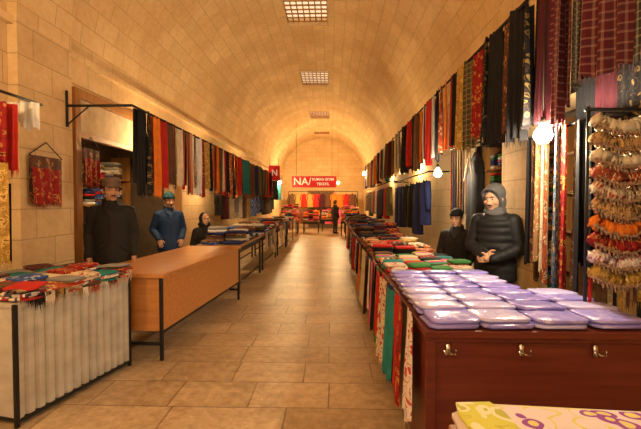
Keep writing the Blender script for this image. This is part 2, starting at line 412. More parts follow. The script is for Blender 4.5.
def grow(name,x,y0,y1,z,mats,l=(.75,1.0),rl=True,sp=.5):
    e=empty(name); mb=MB()
    if rl:
        rail(x,y0,y1,z+.1,mb); wx=XL+.02 if x<XC else XR-.02
        for y in (y0+.02,y1-.02): mb.tube([(x,y,z+.1),(wx,y,z+.1)],.012,M_black)
    y=y0+.25
    while y<y1-.1:
        garment(mb,x,y,z,'x',R.uniform(.38,.46),R.uniform(*l),R.choice(mats)); y+=sp+R.uniform(-.05,.08)
    mb.obj('coats',e); return e
DK=['black','navy','brown','pa3','grey','olive','plum','black','blackf']
grow('coat_rack',1.55,6.4,9.8,1.85,DK)
grow('coat_rack',1.5,10.1,17,1.9,DK+['red','cream','dred'])
grow('coat_rack',-2.55,8.8,12.0,1.95,DK+['white','cream'])
grow('coat_rack',-2.5,12.6,17,2.0,DK+['red','blue'])

# ------------------------------------------------------------ tables & counters
def table(name,x0,x1,y0,y1,z,top,leg,lt=.035,apron=.1,extra=None):
    e=empty(name); mb=MB(); mb.box(x0,x1,y0,y1,z-.035,z,top); mb.obj('top',e,False,.005)
    mb=MB()
    for x in (x0+.04,x1-.04-lt):
        for y in (y0+.04,y1-.04-lt): mb.box(x,x+lt,y,y+lt,0,z-.035,leg)
    mb.box(x0+.05,x1-.05,y0+.045,y0+.065,z-.035-apron,z-.035,leg); mb.box(x0+.05,x1-.05,y1-.065,y1-.045,z-.035-apron,z-.035,leg)
    mb.box(x0+.045,x0+.065,y0+.05,y1-.05,z-.035-apron,z-.035,leg); mb.box(x1-.065,x1-.045,y0+.05,y1-.05,z-.035-apron,z-.035,leg)
    mb.box(x0+.05,x0+.07,y0+.05,y1-.05,.15,.18,leg); mb.box(x1-.07,x1-.05,y0+.05,y1-.05,.15,.18,leg)
    mb.obj('frame',e,False); return e
def orient(ox,oy,ang): return Matrix.Translation((ox,oy,0))@Matrix.Rotation(ang,4,'Z')
ang=-math.atan2(.17,2.35)
Md=orient(-1.55,3.6,ang); e=empty('wooden_desk')
def boxes(name,lst,M,e,bevel=.004):
    mb=MB()
    for (a,b,c,d,f,g,m_) in lst: mb.box(a,b,c,d,f,g,m_)
    o=mb.obj(name,e,False,bevel); o.matrix_local=M; return o
boxes('top',[(-.80,.03,-.03,2.38,.765,.80,M_desk)],Md,e,.006)
boxes('modesty_panels',[(-.02,0,.0,2.35,.27,.765,M_desk),(-.77,-.02,0,.02,.27,.765,M_desk),(-.77,-.02,2.33,2.35,.27,.765,M_desk)],Md,e)
boxes('steel_frame',[(-.022,.008,-.008,.022,0,.765,M_black),(-.77,-.74,-.008,.022,0,.765,M_black),(-.022,.008,2.33,2.36,0,.765,M_black),(-.77,-.74,2.33,2.36,0,.765,M_black),
  (-.77,0,-.008,.016,.14,.165,M_black),(-.77,0,2.33,2.355,.14,.165,M_black),(-.022,0,0,2.35,.245,.27,M_black)],Md,e)
mb=MB(); mb.tube([Vector((-.38,-.03,.60)),Vector((-.38,-.012,.60)),Vector((-.38,0,.60))],[.012,.02,.02],M_steel,12); o=mb.obj('drawer_lock',e); o.matrix_local=Md
angc=-math.atan2(.22,.97); Mc=orient(-2.02,2.5,angc); e=empty('ribbed_metal_stall')
M_alu=wood('painted_sheet',(.44,.41,.34),(.62,.58,.50),.42,(2,2,4))
LN=1.0
mb=MB(); npt=int(LN/.0125); pts=[];uv=[]
for j,z in enumerate((.05,.775)):
    for i in range(npt+1):
        y=LN*i/npt; ph=(y/.075)%1
        d=0 if ph<.62 else -.02
        if .56<ph<.62 or ph>.94: d=-.01
        pts.append((d,y,z)); uv.append((y,z))
mb.grid(pts,uv,npt+1,2,M_alu)
mb.box(-.78,0.004,.0,.012,.05,.775,M_alu); mb.box(-.78,.004,LN-.012,LN,.05,.775,M_alu)
mb.box(-.79,.012,-.01,LN+.01,.775,.81,M_alu)
mb.box(-.78,.01,0,LN,.03,.05,M_black)
o=mb.obj('corrugated_skirt',e,False); o.matrix_local=Mc
boxes('legs',[(-.012,.014,-.026,.0,0,.8,M_black),(-.78,-.75,-.03,.0,0,.8,M_black),(-.012,.014,LN,LN+.024,0,.8,M_black),(-.78,-.75,LN,LN+.03,0,.8,M_black)],Mc,e)
mb=MB()
WM=['pa1','pa2','pa3','dred','cream','st1','st2','gold','pa4','red','brown','leo','blue','pl1','teal','grey','black','pa3','st4','plum']
for i in range(5):
    for j in range(6):
        zz=.815
        for k in range(R.choice([3,4,5,6])):
            h=R.uniform(.012,.022)
            mb.slab((-.71+.165*i+R.uniform(-.02,.02),.09+.165*j+R.uniform(-.02,.02),zz),.20,.20,h,R.choice(WM),R.uniform(-.4,.4),R.uniform(-.08,.08),tiltx=R.uniform(-.08,.08)); zz+=h*1.12
for k in range(26):
    y=.02+k*.038; zt=.86+R.uniform(-.02,.02)
    mb.sheet((.03+.006*(k%2),y,zt),(R.uniform(-.3,.3),1,0),.06,R.uniform(.03,.09),R.choice(['cream','pa2','pa1','white','dred','black','pa3','gold']),.006,1,fringe=.05,nu=5,nv=3)
o=mb.obj('folded_scarf_pile'); o.matrix_world=Mc
tl=[(6.3,8.3),(8.5,10.6),(10.9,13),(13.3,15.5)]
for a,b in tl: table('market_table',-2.15,-1.42,a,b,.78,M_ply,M_black)
def pile(name,x0,x1,y0,y1,z,mats,sx=.26,sy=.3,kmin=2,kmax=5,hh=(.03,.05),jit=.12):
    mb=MB(); nx=max(1,int((x1-x0)/sx)); ny=max(1,int((y1-y0)/sy))
    for i in range(nx):
        for j in range(ny):
            zz=z+.004
            for k in range(R.randint(kmin,kmax)):
                h=R.uniform(*hh)
                mb.slab((x0+(i+.5)*(x1-x0)/nx+R.uniform(-.02,.02),y0+(j+.5)*(y1-y0)/ny+R.uniform(-.02,.02),zz),(x1-x0)/nx*.95,(y1-y0)/ny*.93,h,R.choice(mats),R.uniform(-jit,jit)); zz+=h*1.1
    return mb.obj(name)
LT=['black','navy','grey','cream','white','brown','pa3','olive','blue','dred','black','red']
for a,b in tl: pile('folded_clothes_pile',-2.12,-1.45,a+.05,b-.05,.78,LT if a<8 else LT+['cream','white','pa2'],.24,.24,1,6,(.025,.045),.4)
for a,b in tl[1:]:
    mb=MB(); y=a+.1
    while y<b-.1:
        mb.sheet((-1.39,y,.83),(0,1,0),.3,R.uniform(.25,.6),R.choice(['white','cream','pa2','dred','black','grey','blue']),.012,3,fringe=0); y+=R.uniform(.3,.6)
    mb.obj('draped_tablecloth')
e=empty('maroon_counter')
mb=MB(); x0,x1,y0,y1=.5,1.62,2.06,4.7
mb.box(x0,x1+.1,y0,y0+.025,.02,.76,M_maroon); mb.box(x0,x0+.025,y0+.025,y1,.02,.76,M_maroon)
mb.box(x1-.27,x1-.245,y0+.6,y1,.02,.76,M_maroon); mb.box(x0+.025,x1-.27,y1-.025,y1,.02,.76,M_maroon)
mb.obj('panels',e,False,.003)
mb=MB(); mb.box(x0-.02,x1+.12,y0-.03,y0+.62,.76,.80,M_maroon); mb.box(x0-.02,x1-.25,y0+.62,y1,.76,.80,M_maroon); mb.obj('top',e,False,.006)
mb=MB(); mb.box(x0-.01,x1+.1,y0-.012,y0,.735,.76,M_maroon); mb.box(x0-.012,x1+.1,y0-.015,y0,.0,.06,M_maroon); 
mb.box(x0-.012,x0+.04,y0-.014,y0,.06,.735,M_maroon); mb.obj('mouldings',e,False,.003)
mb=MB()
for hx in (.60,.97,1.34):
    mb.box(hx-.01,hx+.01,y0-.022,y0-.012,.67,.73,M_steel)
    for s_ in (-1,1):
        mb.tube([(hx,y0-.02,.70),(hx+s_*.012,y0-.045,.685),(hx+s_*.026,y0-.06,.69),(hx+s_*.03,y0-.062,.715)],[.005,.005,.005,.007],M_steel,6)
mb.obj('coat_hooks',e)
def lav(name,a1,a2,a3,a4,a5):
    m,nt,b=newmat(name,.3,spec=.5)
    uv=uvn(nt); v=nt.nodes.new('ShaderNodeTexVoronoi'); v.inputs['Scale'].default_value=11; v.feature='DISTANCE_TO_EDGE'
    n=nt.nodes.new('ShaderNodeTexNoise'); n.inputs['Scale'].default_value=7; n.inputs['Detail'].default_value=4
    nt.links.new(uv,v.inputs['Vector']); nt.links.new(uv,n.inputs['Vector'])
    c=ramp(nt,v.outputs['Distance'],[(0,a1),(.06,a2),(.3,a3),(.5,a4)],'LINEAR')
    c=mixc(nt,ramp(nt,n.outputs[0],[(.35,(0,0,0)),(.6,(1,1,1))],'LINEAR'),c,a5)
    nt.links.new(c,b.inputs['Base Color']); b.inputs['Coat Weight'].default_value=.45; b.inputs['Coat Roughness'].default_value=.18
    bp=nt.nodes.new('ShaderNodeBump'); bp.inputs['Strength'].default_value=.6; bp.inputs['Distance'].default_value=.012
    n2=nt.nodes.new('ShaderNodeTexNoise'); n2.inputs['Scale'].default_value=15; n2.inputs['Distortion'].default_value=1.5; nt.links.new(uv,n2.inputs['Vector'])
    nt.links.new(n2.outputs[0],bp.inputs['Height']); nt.links.new(bp.outputs[0],b.inputs['Normal']); return m
M_lav=[lav('lavender_print',(.62,.58,.86),(.30,.26,.74),(.24,.20,.66),(.55,.52,.86),(.34,.30,.82)),
 lav('lavender_pale_print',(.38,.33,.78),(.62,.59,.90),(.55,.52,.86),(.36,.31,.76),(.52,.48,.90)),
 lav('violet_print',(.55,.50,.84),(.22,.18,.60),(.18,.15,.54),(.5,.45,.82),(.26,.22,.68))]
mb=MB()
for i in range(4):
    for j in range(8):
        y=2.16+.185*j; xw=.278
        xx=.52+xw*(i+.5)-.02
        if i==3 and y>2.9: continue
        base=.803+R.uniform(0,.006)
        if j>0: base+=.010
        for k in range(2):
            mb.slab((xx+R.uniform(-.012,.012),y+R.uniform(-.010,.010)+.012*k,base+.026*k),.262+R.uniform(-.01,.01),.235,.021,R.choice(M_lav),R.uniform(-.07,.07),(-.09 if j else -.0)+R.uniform(-.02,.02),puff=.22)
mb.obj('wrapped_lavender_fabrics')
pile('folded_scarf_pile',.5,1.34,3.7,4.68,.80,['st1','st2','st3','pa1','pa2','cream','dred','red','pink','teal','navy','green','black','gold','black','brown'],.21,.14,2,3,(.02,.03),.2)
tr=[(4.8,7.2),(7.4,10),(10.3,13),(13.3,15.8)]
for a,b in tr: table('market_table',.52,1.3,a,b,.78,M_ply,M_black)
pile('folded_scarf_pile',.52,1.28,4.85,7.15,.78,['st1','pa1','black','cream','dred','red','navy','black','gold','st4','brown'],.22,.2,3,5,(.02,.035),.25)
for a,b in tr[1:]: pile('folded_clothes_pile',.54,1.28,a+.05,b-.05,.78,['black','navy','brown','pa3','black','grey','plum','dred'],.24,.24,2,6,(.03,.05),.4)
mb=MB(); y=2.2; sq=['pa4','dred','red','teal','navy','pa2','st3','red','green','black','pink','st2','blue','brown','dred','cream','black','orange','navy']; i=0
while y<9.8:
    wd=R.uniform(.14,.22) if y<5 else R.uniform(.22,.4)
    mb.sheet((.452-.02*(i%2),y+wd/2,.83),(R.uniform(-.2,.2),1,0),wd*1.15,(R.uniform(.55,.74) if y<6 else R.uniform(.3,.68)),sq[i%len(sq)],.018,2,gather=.1,swing=.02,fringe=.04)
    y+=wd+.01;i+=1
mb.obj('hanging_textiles')
table('small_table',.42,1.35,.75,1.42,.66,M_ply,M_black)
Mbk=pattern('blanket_print',(.74,.66,.68),(.30,.07,.36),(.70,.64,.22),9,.9)
Mbk2=pattern('blanket_yellow',(.62,.62,.10),(.78,.76,.5),(.5,.5,.08),10,.9)
mb=MB(); mb.slab((.88,1.09,.662),.92,.66,.03,Mbk2,0.02); mb.slab((.87,1.09,.698),.93,.67,.03,Mbk,-.03,puff=.25,tiltx=.025); mb.slab((.52,1.1,.738),.16,.62,.012,Mbk2,.06,puff=.3)
mb.obj('folded_blankets')

# ------------------------------------------------------------ right niche contents
e=empty('fabric_shelf'); mb=MB()
xs0,xs1=2.32,2.72
for z in (.4,.78,1.16,1.54,1.92): mb.box(xs0,xs1,3.0,6.2,z,z+.025,M_frame)
for y in (2.98,4.05,5.1,6.2): mb.box(xs0,xs1,y,y+.03,0,2.3,M_frame)
mb.obj('carcass',e,False)
mb=MB()
for z in (.4,.78,1.16,1.54,1.92):
    y=3.17
    while y<6.1:
        if min(abs(y-q) for q in (4.06,5.11))<.15: y+=.1; continue
        zz=z+.027
        for k in range(R.randint(5,8)):
            if zz>z+.33: break
            h=R.uniform(.03,.045); mb.slab((2.5,y,zz),.34,.24,h,R.choice(['cream','white','red','blue','green','black','pa1','navy','grey','brown','pink','gold']),R.uniform(-.05,.05),puff=.1); zz+=h*1.05
        y+=.26
mb.obj('folded_fabrics',e)
e=empty('hanging_abaya'); mb=MB(); garment(mb,1.78,4.98,2.08,'x',.46,1.1,'black',sleeves=False); 
for s_ in (-1,1): mb.tube([(1.70,4.98,2.08),(1.69,4.98+s_*.07,1.90),(1.69,4.98+s_*.15,1.72)],.009,'cream',6)
mb.obj('robe',e)
mb=MB(); mb.tube([(1.78,4.85,2.18),(1.78,5.1,2.18)],.01,M_black); mb.tube([(1.78,4.85,2.18),(1.89,4.85,2.32)],.008,M_black);mb.tube([(1.78,5.1,2.18),(1.89,5.1,2.32)],.008,M_black); mb.obj('rod',e)
def line(y0,y1,mats,ln):
    e=empty('hanging_scarf_line'); mb=MB(); mb.tube([(1.85,y0,2.27),(1.85,y1,2.27)],.01,M_black); mb.tube([(1.85,y0,2.27),(1.85,y0,2.34),(XR-.01,y0,2.34)],.008,M_black); mb.tube([(1.85,y1,2.27),(1.85,y1,2.34),(XR-.01,y1,2.34)],.008,M_black); mb.obj('rod',e)
    mb=MB(); y=y0+.06
    for mt in mats: mb.sheet((1.85,y,2.26),(.4,1,0),.11,ln,mt,.012,2,fringe=.05); y+=.115
    mb.obj('scarves',e)
line(3.62,4.25,('pa1','black','blue','gold','pa3'),.85)
line(5.35,6.3,('gold','st4','black','pa1','brown','black','navy','dred'),.95)
e=empty('hanging_dress_rack'); mb=MB(); mb.tube([(1.68,2.52,2.0),(1.68,3.5,2.0)],.012,M_black)
for y in (2.54,3.48): mb.tube([(1.68,y,2.0),(XR-.01,y,2.0)],.012,M_black)
mb.obj('rail',e); mb=MB(); y=2.66
lace=pattern('cream_lace',(.55,.44,.28),(.32,.23,.12),(.66,.57,.38),30)
emb=pattern('blue_embroidery',(.04,.09,.16),(.55,.36,.12),(.25,.3,.35),20)
goldm=pattern('gold_embroidery',(.30,.16,.06),(.7,.5,.24),(.45,.08,.05),24)
for mt in (emb,'black',goldm,'dred',emb,lace,'pa1',lace,goldm,'brown','pa3','black'):
    mb.sheet((1.66+R.uniform(-.03,.03),y,2.0),(R.uniform(.3,.9),1,0),.15,R.uniform(1.0,1.2),mt,.018,2,gather=.3,fringe=.05,nv=12); y+=.072
mb.obj('dresses',e)
e=empty('wall_shawl_display'); mb=MB(); mb.tube([(XR-.03,1.7,2.5),(XR-.03,3.1,2.5)],.01,M_black); mb.obj('rail',e); mb=MB()
y=1.75
for mt in ('pl2','black','brown','blackf','plum','black'):
    mb.sheet((XR-.05,y+.11,2.5),(0,1,0),.24,1.5,mt,.012,3,nv=10); y+=.225
mb.obj('shawls',e)
e=empty('ruffled_belt_stand'); mb=MB(); 
mb.tube([(1.52,2.42,.80),(1.52,2.42,2.02)],.010,M_black); mb.tube([(1.84,2.42,0),(1.84,2.42,2.02)],.012,M_black); mb.tube([(1.5,2.42,2.0),(1.86,2.42,2.0)],.012,M_black)
for z in (1.2,1.6): mb.tube([(1.52,2.42,z),(1.84,2.42,z)],.008,M_black,6)
mb.obj('stand',e); mb=MB()
cols=['cream','leo','cream','pa1','pa2','leo','orange','dred','pa4','gold']
M_bead=pattern('beaded_trim',(.45,.34,.2),(.05,.03,.03),(.45,.05,.04),55,.35)
for k,mt in enumerate(cols):
    z=1.94-.098*k; pts=[];rr=[]
    for t in range(49):
        q=t/48*2-1
        pts.append((1.69+q*.165+.006*math.sin(t*2.1+k),2.38-.02*math.cos(q*1.5)+.010*math.sin(t*2.3),z-.06*(1-q*q)+.006*math.sin(t*2.9+k)))
        rr.append((.038+.012*math.sin(t*2.2+k))*(1 if abs(q)<.97 else .5))
    mb.tube(pts,rr,mt,10)
    mb.tube([(p[0],p[1]-.03,p[2]-.03+.008*math.sin(i*2.5)) for i,p in enumerate(pts)],[.010+.006*math.sin(i*3) for i in range(49)],M_bead,6)
    for i in range(1,48,3):
        p=pts[i]; mb.tube([(p[0],p[1]-.028,p[2]-.03),(p[0]+.003,p[1]-.032,p[2]-.062)],[.003,.006],M_bead,5)
for k in range(9):
    x=1.54+.036*k; mb.sheet((x,2.40,1.02),(1,.3,0),.03,R.uniform(.15,.2),R.choice([lace,'cream','gold','brown','red','black']),.006,1,fringe=.05,nu=4,nv=6)
mb.obj('belts',e)

# ------------------------------------------------------------ left near wall items
def wallbag(name,x,y,z,w,h,mt,mt2,along=(0,1,0)):
    e=empty(name); mb=MB(); mb.sheet((x,y,z),along,w,h,mt,.008,3,fringe=.04); mb.sheet((x+.03,y-.03,z-.12),along,w*.85,h*.75,mt2,.012,3,fringe=.05)
    mb.tube([(x,y-w/2,z),(x,y,z+.14),(x,y+w/2,z)],.006,M_black,5); mb.obj('weave',e); return e
XP=XL+.09
wallbag('woven_saddlebag',XP+.03,3.85,1.9,.45,.45,'pa3','dred')
wallbag('woven_pouch',XL+.1,4.62,2.08,.34,.42,'pa3','dred')
e=empty('garment_hooks_rack'); mb=MB(); mb.tube([(-2.45,2.6,2.28),(-2.45,3.35,2.28)],.012,M_black); mb.tube([(-2.45,2.65,2.28),(XL+.01,2.65,2.28)],.012,M_black); mb.tube([(-2.45,3.3,2.28),(XL+.01,3.3,2.28)],.012,M_black); mb.obj('rail',e)
mb=MB(); mb.sheet((-2.44,3.2,2.27),(1,.6,0),.13,.22,'white',.03,2); mb.sheet((-2.47,3.1,2.24),(1,.3,0),.12,.16,'white',.03,2)
mb.sheet((-2.44,2.98,2.2),(1,.4,0),.12,.50,'red',.03,3,fringe=.06); mb.sheet((-2.48,2.9,2.2),(1,.2,0),.16,.45,'dred',.03,3)
mb.sheet((-2.45,2.9,1.75),(1,.3,0),.12,.75,'gold',.02,2,fringe=.06); mb.sheet((-2.5,3.0,1.6),(1,.3,0),.1,.6,'black',.02,2)
mb.obj('garments',e)
e=empty('shop_shelf'); mb=MB()
for z in (.5,.95,1.4,1.85): mb.box(-4.15,-3.8,4.5,7.5,z,z+.025,M_frame)
for y in (4.5,6,7.47): mb.box(-4.15,-3.8,y,y+.03,0,2.3,M_frame)
mb.obj('carcass',e,False); mb=MB()
for z in (.5,.95,1.4,1.85):
    y=4.7
    while y<7.3:
        zz=z+.027
        for k in range(R.randint(3,7)): mb.slab((-3.97,y,zz),.3,.25,.04,R.choice(LT+['red','cream']),R.uniform(-.05,.05),puff=.1); zz+=.043
        y+=.28
        if abs(y-6)<.16: y+=.2
mb.obj('folded_clothes',e)

# ------------------------------------------------------------ signs
def sign(name,x,y,z,w,h,parts,rotz=0,thick=.04,up=.9):
    e=empty(name,(x,y,z)); e.rotation_euler=(0,0,rotz)
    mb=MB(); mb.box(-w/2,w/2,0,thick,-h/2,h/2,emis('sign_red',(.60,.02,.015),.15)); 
    for q in ((-w/2,w/2,-.01,0,h/2-.02,h/2),(-w/2,w/2,-.01,0,-h/2,-h/2+.02)): mb.box(*q,'cream')
    mb.obj('board',e,False)
    for (txt,sz,ox,oz) in parts:
        c=bpy.data.curves.new('letters','FONT'); c.body=txt; c.size=sz; c.align_x='CENTER'; c.align_y='CENTER'; c.extrude=.006; c.offset=.004
        o=bpy.data.objects.new('letters',c); COL.objects.link(o); o.parent=e; o.location=(ox,-.012,oz); o.rotation_euler=(math.pi/2,0,0)
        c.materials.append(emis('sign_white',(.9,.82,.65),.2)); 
    mb=MB()
    for sx in (-1,1): mb.tube([(sx*w*.4,.02,h/2),(sx*w*.4,.02,h/2+up)],.006,M_black,5)
    mb.obj('hangers',e)
sign('shop_sign',-.72,17,2.35,1.9,.52,[('NA/',.44,-.5,0),('KUMAS GIYIM',.15,.38,.10),('TEKSTIL',.15,.38,-.10)],0,up=2.2)
sign('shop_sign',-1.98,14.0,2.5,.4,.55,[('N',.3,0,0)],.5,up=.25)

# ------------------------------------------------------------ far end goods
e=empty('end_garment_stand'); mb=MB()
for (z,y) in ((2.0,22.6),(1.1,22.2)):
    mb.tube([(-2.4,y,z+.1),(1.5,y,z+.1)],.015,M_black)
    x=-2.2
    while x<1.4:
        garment(mb,x,y,z,'y',.36,.8,R.choice(['red','cream','dred','black','brown','gold','red','orange','plum','gold','black','st1','pink']))
        x+=.34
for x in (-2.4,1.5):
    mb.tube([(x,22.6,0),(x,22.6,2.1)],.02,M_black); mb.tube([(x,22.2,0),(x,22.2,1.2)],.02,M_black)
mb.obj('garments',e)
for (x,y,hh) in ((-1.9,17.6,.7),(-1.0,19.2,.6),(.75,17.6,.7),(-.15,20.6,.65),(-2.0,19.4,.9),(.95,19.2,.8)):
    table('market_table',x-.35,x+.45,y-.5,y+.5,hh,M_ply,M_black)
    pile('folded_clothes_pile',x-.32,x+.42,y-.45,y+.45,hh,['red','cream','brown','black','dred','orange','gold','pink'],.2,.22,2,9,(.04,.06),.4)

# ------------------------------------------------------------ people
def mat_skin(c): 
    m,nt,b=newmat('skin',.55,c); b.inputs['Subsurface Weight'].default_value=.08; b.inputs['Subsurface Radius'].default_value=(.02,.01,.005); return m
M_skin=mat_skin((.58,.33,.21)); M_skin2=mat_skin((.60,.35,.23))
M_hair=plain('hair_dark',(.02,.014,.01),.6); M_eye=newmat('eye_white',.2,(.6,.56,.52))[0]; M_iris=newmat('iris',.15,(.03,.015,.01))[0]; M_lip=newmat('lips',.5,(.34,.12,.09))[0]
def bell(bm,c,r,M):
    g=bmesh.ops.create_icosphere(bm,subdivisions=3,radius=1)
    MM=M@Matrix.Translation(c)@Matrix.Diagonal((*r,1))
    bmesh.ops.transform(bm,matrix=MM,verts=g['verts'])
def blimb(bm,pts,rad,M):
    for i,(p,r) in enumerate(zip(pts,rad)):
        bell(bm,p,(r,r,r),M)
        if i:
            a=Vector(pts[i-1]);b=Vector(p); d=b-a
            g=bmesh.ops.create_cone(bm,cap_ends=True,segments=16,radius1=rad[i-1],radius2=r,depth=d.length)
            q=d.to_track_quat('Z','Y').to_matrix().to_4x4()
            bmesh.ops.transform(bm,matrix=M@Matrix.Translation((a+b)/2)@q,verts=g['verts'])
def bloft(bm,secs,M,n=24):
    rings=[]
    for (cx,cy,cz,rx,ry) in secs:
        rings.append([bm.verts.new(M@Vector((cx+rx*math.cos(2*math.pi*k/n),cy+ry*math.sin(2*math.pi*k/n),cz))) for k in range(n)])
    for a,b in zip(rings,rings[1:]):
        for k in range(n): bm.faces.new((a[k],a[(k+1)%n],b[(k+1)%n],b[k]))
    bm.faces.new(rings[0][::-1]); bm.faces.new(rings[-1])
def bobj(name,build,mat,parent,vox=.012,sm=4):
    bm=bmesh.new(); build(bm); bmesh.ops.recalc_face_normals(bm,faces=bm.faces)
    me=bpy.data.meshes.new(name); bm.to_mesh(me); bm.free(); me.materials.append(mat)
    me.polygons.foreach_set('use_smooth',[True]*len(me.polygons))
    o=bpy.data.objects.new(name,me); COL.objects.link(o); o.parent=parent
    if vox:
        r=o.modifiers.new('merge','REMESH'); r.mode='VOXEL'; r.voxel_size=vox; r.use_smooth_shade=True
        if sm: s_=o.modifiers.new('smooth','SMOOTH'); s_.factor=.5; s_.iterations=sm
    return o
def person(name,x,y,yaw,ht,coat,trou,hat,hatm,pose='down',seated=False,turn=0,skin=None,puffy=False,mous=True,scarf=None,nod=0,lean=0):
    sc=ht/1.75; e=empty(name,(x,y,0)); e.rotation_euler=(0,0,yaw); e.scale=(sc,sc,sc)
    skin=skin or M_skin; dz=-.43 if seated else 0
    U=Matrix.Translation((0,0,dz+.9))@Matrix.Rotation(lean,4,'X')@Matrix.Translation((0,0,-.9))
    Hd=U@Matrix.Translation((0,-.015,1.470))@Matrix.Rotation(turn,4,'Z')@Matrix.Rotation(nod,4,'X')@Matrix.Scale(1.07,4)@Matrix.Translation((0,0,-1.5))
    hem=.80 if seated else .74
    SX=.178
    if pose=='down': PP=lambda s_:[(SX*s_,0,1.36),(.235*s_,.03,1.10),(.225*s_,-.07,.88)]
    elif pose=='pocket': PP=lambda s_:[(SX*s_,0,1.36),(.26*s_,.06,1.10),(.195*s_,-.11,.95)]
    else: PP=lambda s_:[(SX*s_,0,1.36),(.255*s_,-.02,1.09),((.06,-.215,1.00) if s_>0 else (-.06,-.195,1.03))]
    def coatb(bm):
        secs=[(0,0,hem,.20,.15),(0,0,.88,.20,.15),(0,0,1.0,.188,.14),(0,0,1.12,.19,.142),(0,.0,1.26,.20,.145),(0,.005,1.35,.192,.135),(0,.01,1.41,.155,.115),(0,.015,1.45,.105,.095),(0,.015,1.49,.08,.08)]
        bloft(bm,secs,U)
        bell(bm,(.10,.01,1.385),(.115,.085,.06),U); bell(bm,(-.10,.01,1.385),(.115,.085,.06),U)
        if puffy:
            for i,z in enumerate((.79,.87,.95,1.03,1.11,1.19,1.27,1.34)):
                k=1+(.03 if i in(4,5,6) else 0)
                bloft(bm,[(0,0,z-.036,.192,.138),(0,0,z-.012,.204*k,.152),(0,0,z+.012,.204*k,.152),(0,0,z+.036,.192,.138)],U)
        for s_ in (-1,1):
            P=PP(s_); k=1.12 if puffy else 1
            blimb(bm,P,[.074*k,.06*k,.044*k],U)
            if puffy:
                for (a,b) in ((P[0],P[1]),(P[1],P[2])):
                    a=Vector(a);b=Vector(b)
                    q=(b-a).to_track_quat('Z','Y').to_matrix().to_4x4()
                    for t in (.15,.4,.65,.88):
                        c=a.lerp(b,t); g=bmesh.ops.create_icosphere(bm,subdivisions=3,radius=1); r=.084-.012*t if a.z>1.2 else .072-.016*t
                        bmesh.ops.transform(bm,matrix=U@Matrix.Translation(c)@q@Matrix.Diagonal((r,r,.03,1)),verts=g['verts'])
        blimb(bm,[(.055,-.05,1.46),(.078,.02,1.48),(.045,.075,1.495),(-.045,.075,1.495),(-.078,.02,1.48),(-.055,-.05,1.46)],[.02,.026,.03,.03,.026,.02],U)
        if not puffy:
            blimb(bm,[(.0,-.146,.80),(0,-.139,1.0),(0,-.145,1.24),(.0,-.125,1.37)],[.008]*4,U)
            for s_ in (-1,1): blimb(bm,[(.09*s_,-.132,.98),(.15*s_,-.115,.93)],[.010,.010],U); blimb(bm,[(.01*s_,-.135,1.30),(.05*s_,-.115,1.39),(.06*s_,-.07,1.45)],[.014,.022,.02],U)
    bobj('coat',coatb,coat,e,.010,3)
    def legs(bm):
        bell(bm,(0,.0,.93+dz),(.165,.125,.13),Matrix())
        for s_ in (-1,1):
            if seated: P=[(.09*s_,0,.5),(.12*s_,-.42,.5),(.12*s_,-.44,.09)]
            else: P=[(.088*s_,0,.88),(.10*s_,-.01,.49),(.105*s_,.01,.09)]
            blimb(bm,P,[.092,.066,.05],Matrix())
    bobj('trousers',legs,trou,e,.014,4)
    fy=-.44 if seated else 0
    def shoes(bm):
        for s_ in (-1,1):
            bloft(bm,[(.105*s_,fy-.06,.002,.046,.135),(.105*s_,fy-.06,.03,.05,.14),(.105*s_,fy-.04,.06,.045,.11),(.105*s_,fy+.01,.10,.045,.055)],Matrix())
    bobj('shoes',shoes,pal['black'],e,.01,3)
    def head(bm):
        bell(bm,(0,.012,1.645),(.076,.094,.100),Hd); bell(bm,(0,-.022,1.585),(.060,.068,.070),Hd); bell(bm,(0,-.055,1.54),(.032,.03,.026),Hd)
        bell(bm,(0,-.078,1.657),(.052,.018,.010),Hd); 
        bloft(bm,[(0,-.086,1.583,.020,.018),(0,-.100,1.590,.019,.023),(0,-.094,1.612,.012,.018),(0,-.078,1.65,.010,.014)],Hd,12)
        for s_ in (-1,1):
            bell(bm,(.079*s_,.012,1.615),(.010,.018,.032),Hd); bell(bm,(.042*s_,-.062,1.598),(.026,.022,.022),Hd)
        bell(bm,(0,-.082,1.556),(.026,.013,.010),Hd)
        blimb(bm,[(0,.015,1.40),(0,.005,1.55)],[.062,.055],U)
    bobj('head',head,skin,e,.005,2)
    def ey(bm):
        for s_ in (-1,1): bell(bm,(.031*s_,-.0755,1.632),(.013,.010,.006),Hd)
    bobj('eyes',ey,M_eye,e,0)
    def ir(bm):
        for s_ in (-1,1): bell(bm,(.031*s_,-.0835,1.632),(.0065,.003,.006),Hd)
    bobj('irises',ir,M_iris,e,0)
    def br(bm):
        for s_ in (-1,1): blimb(bm,[(.014*s_,-.094,1.652),(.033*s_,-.092,1.658),(.052*s_,-.077,1.652)],[.0035,.005,.003],Hd)
        if mous: blimb(bm,[(-.03,-.085,1.567),(0,-.099,1.574),(.03,-.085,1.567)],[.004,.007,.004],Hd)
        if hat!='hood':
            bell(bm,(0,.04,1.64),(.08,.078,.09),Hd)
            for s_ in (-1,1): bell(bm,(.071*s_,-.01,1.645),(.011,.022,.035),Hd)
    bobj('hair',br,M_hair,e,.004,1)
    def lp(bm): blimb(bm,[(-.022,-.087,1.556),(0,-.095,1.556),(.022,-.087,1.556)],[.003,.0055,.003],Hd)
    bobj('mouth',lp,M_lip,e,0)
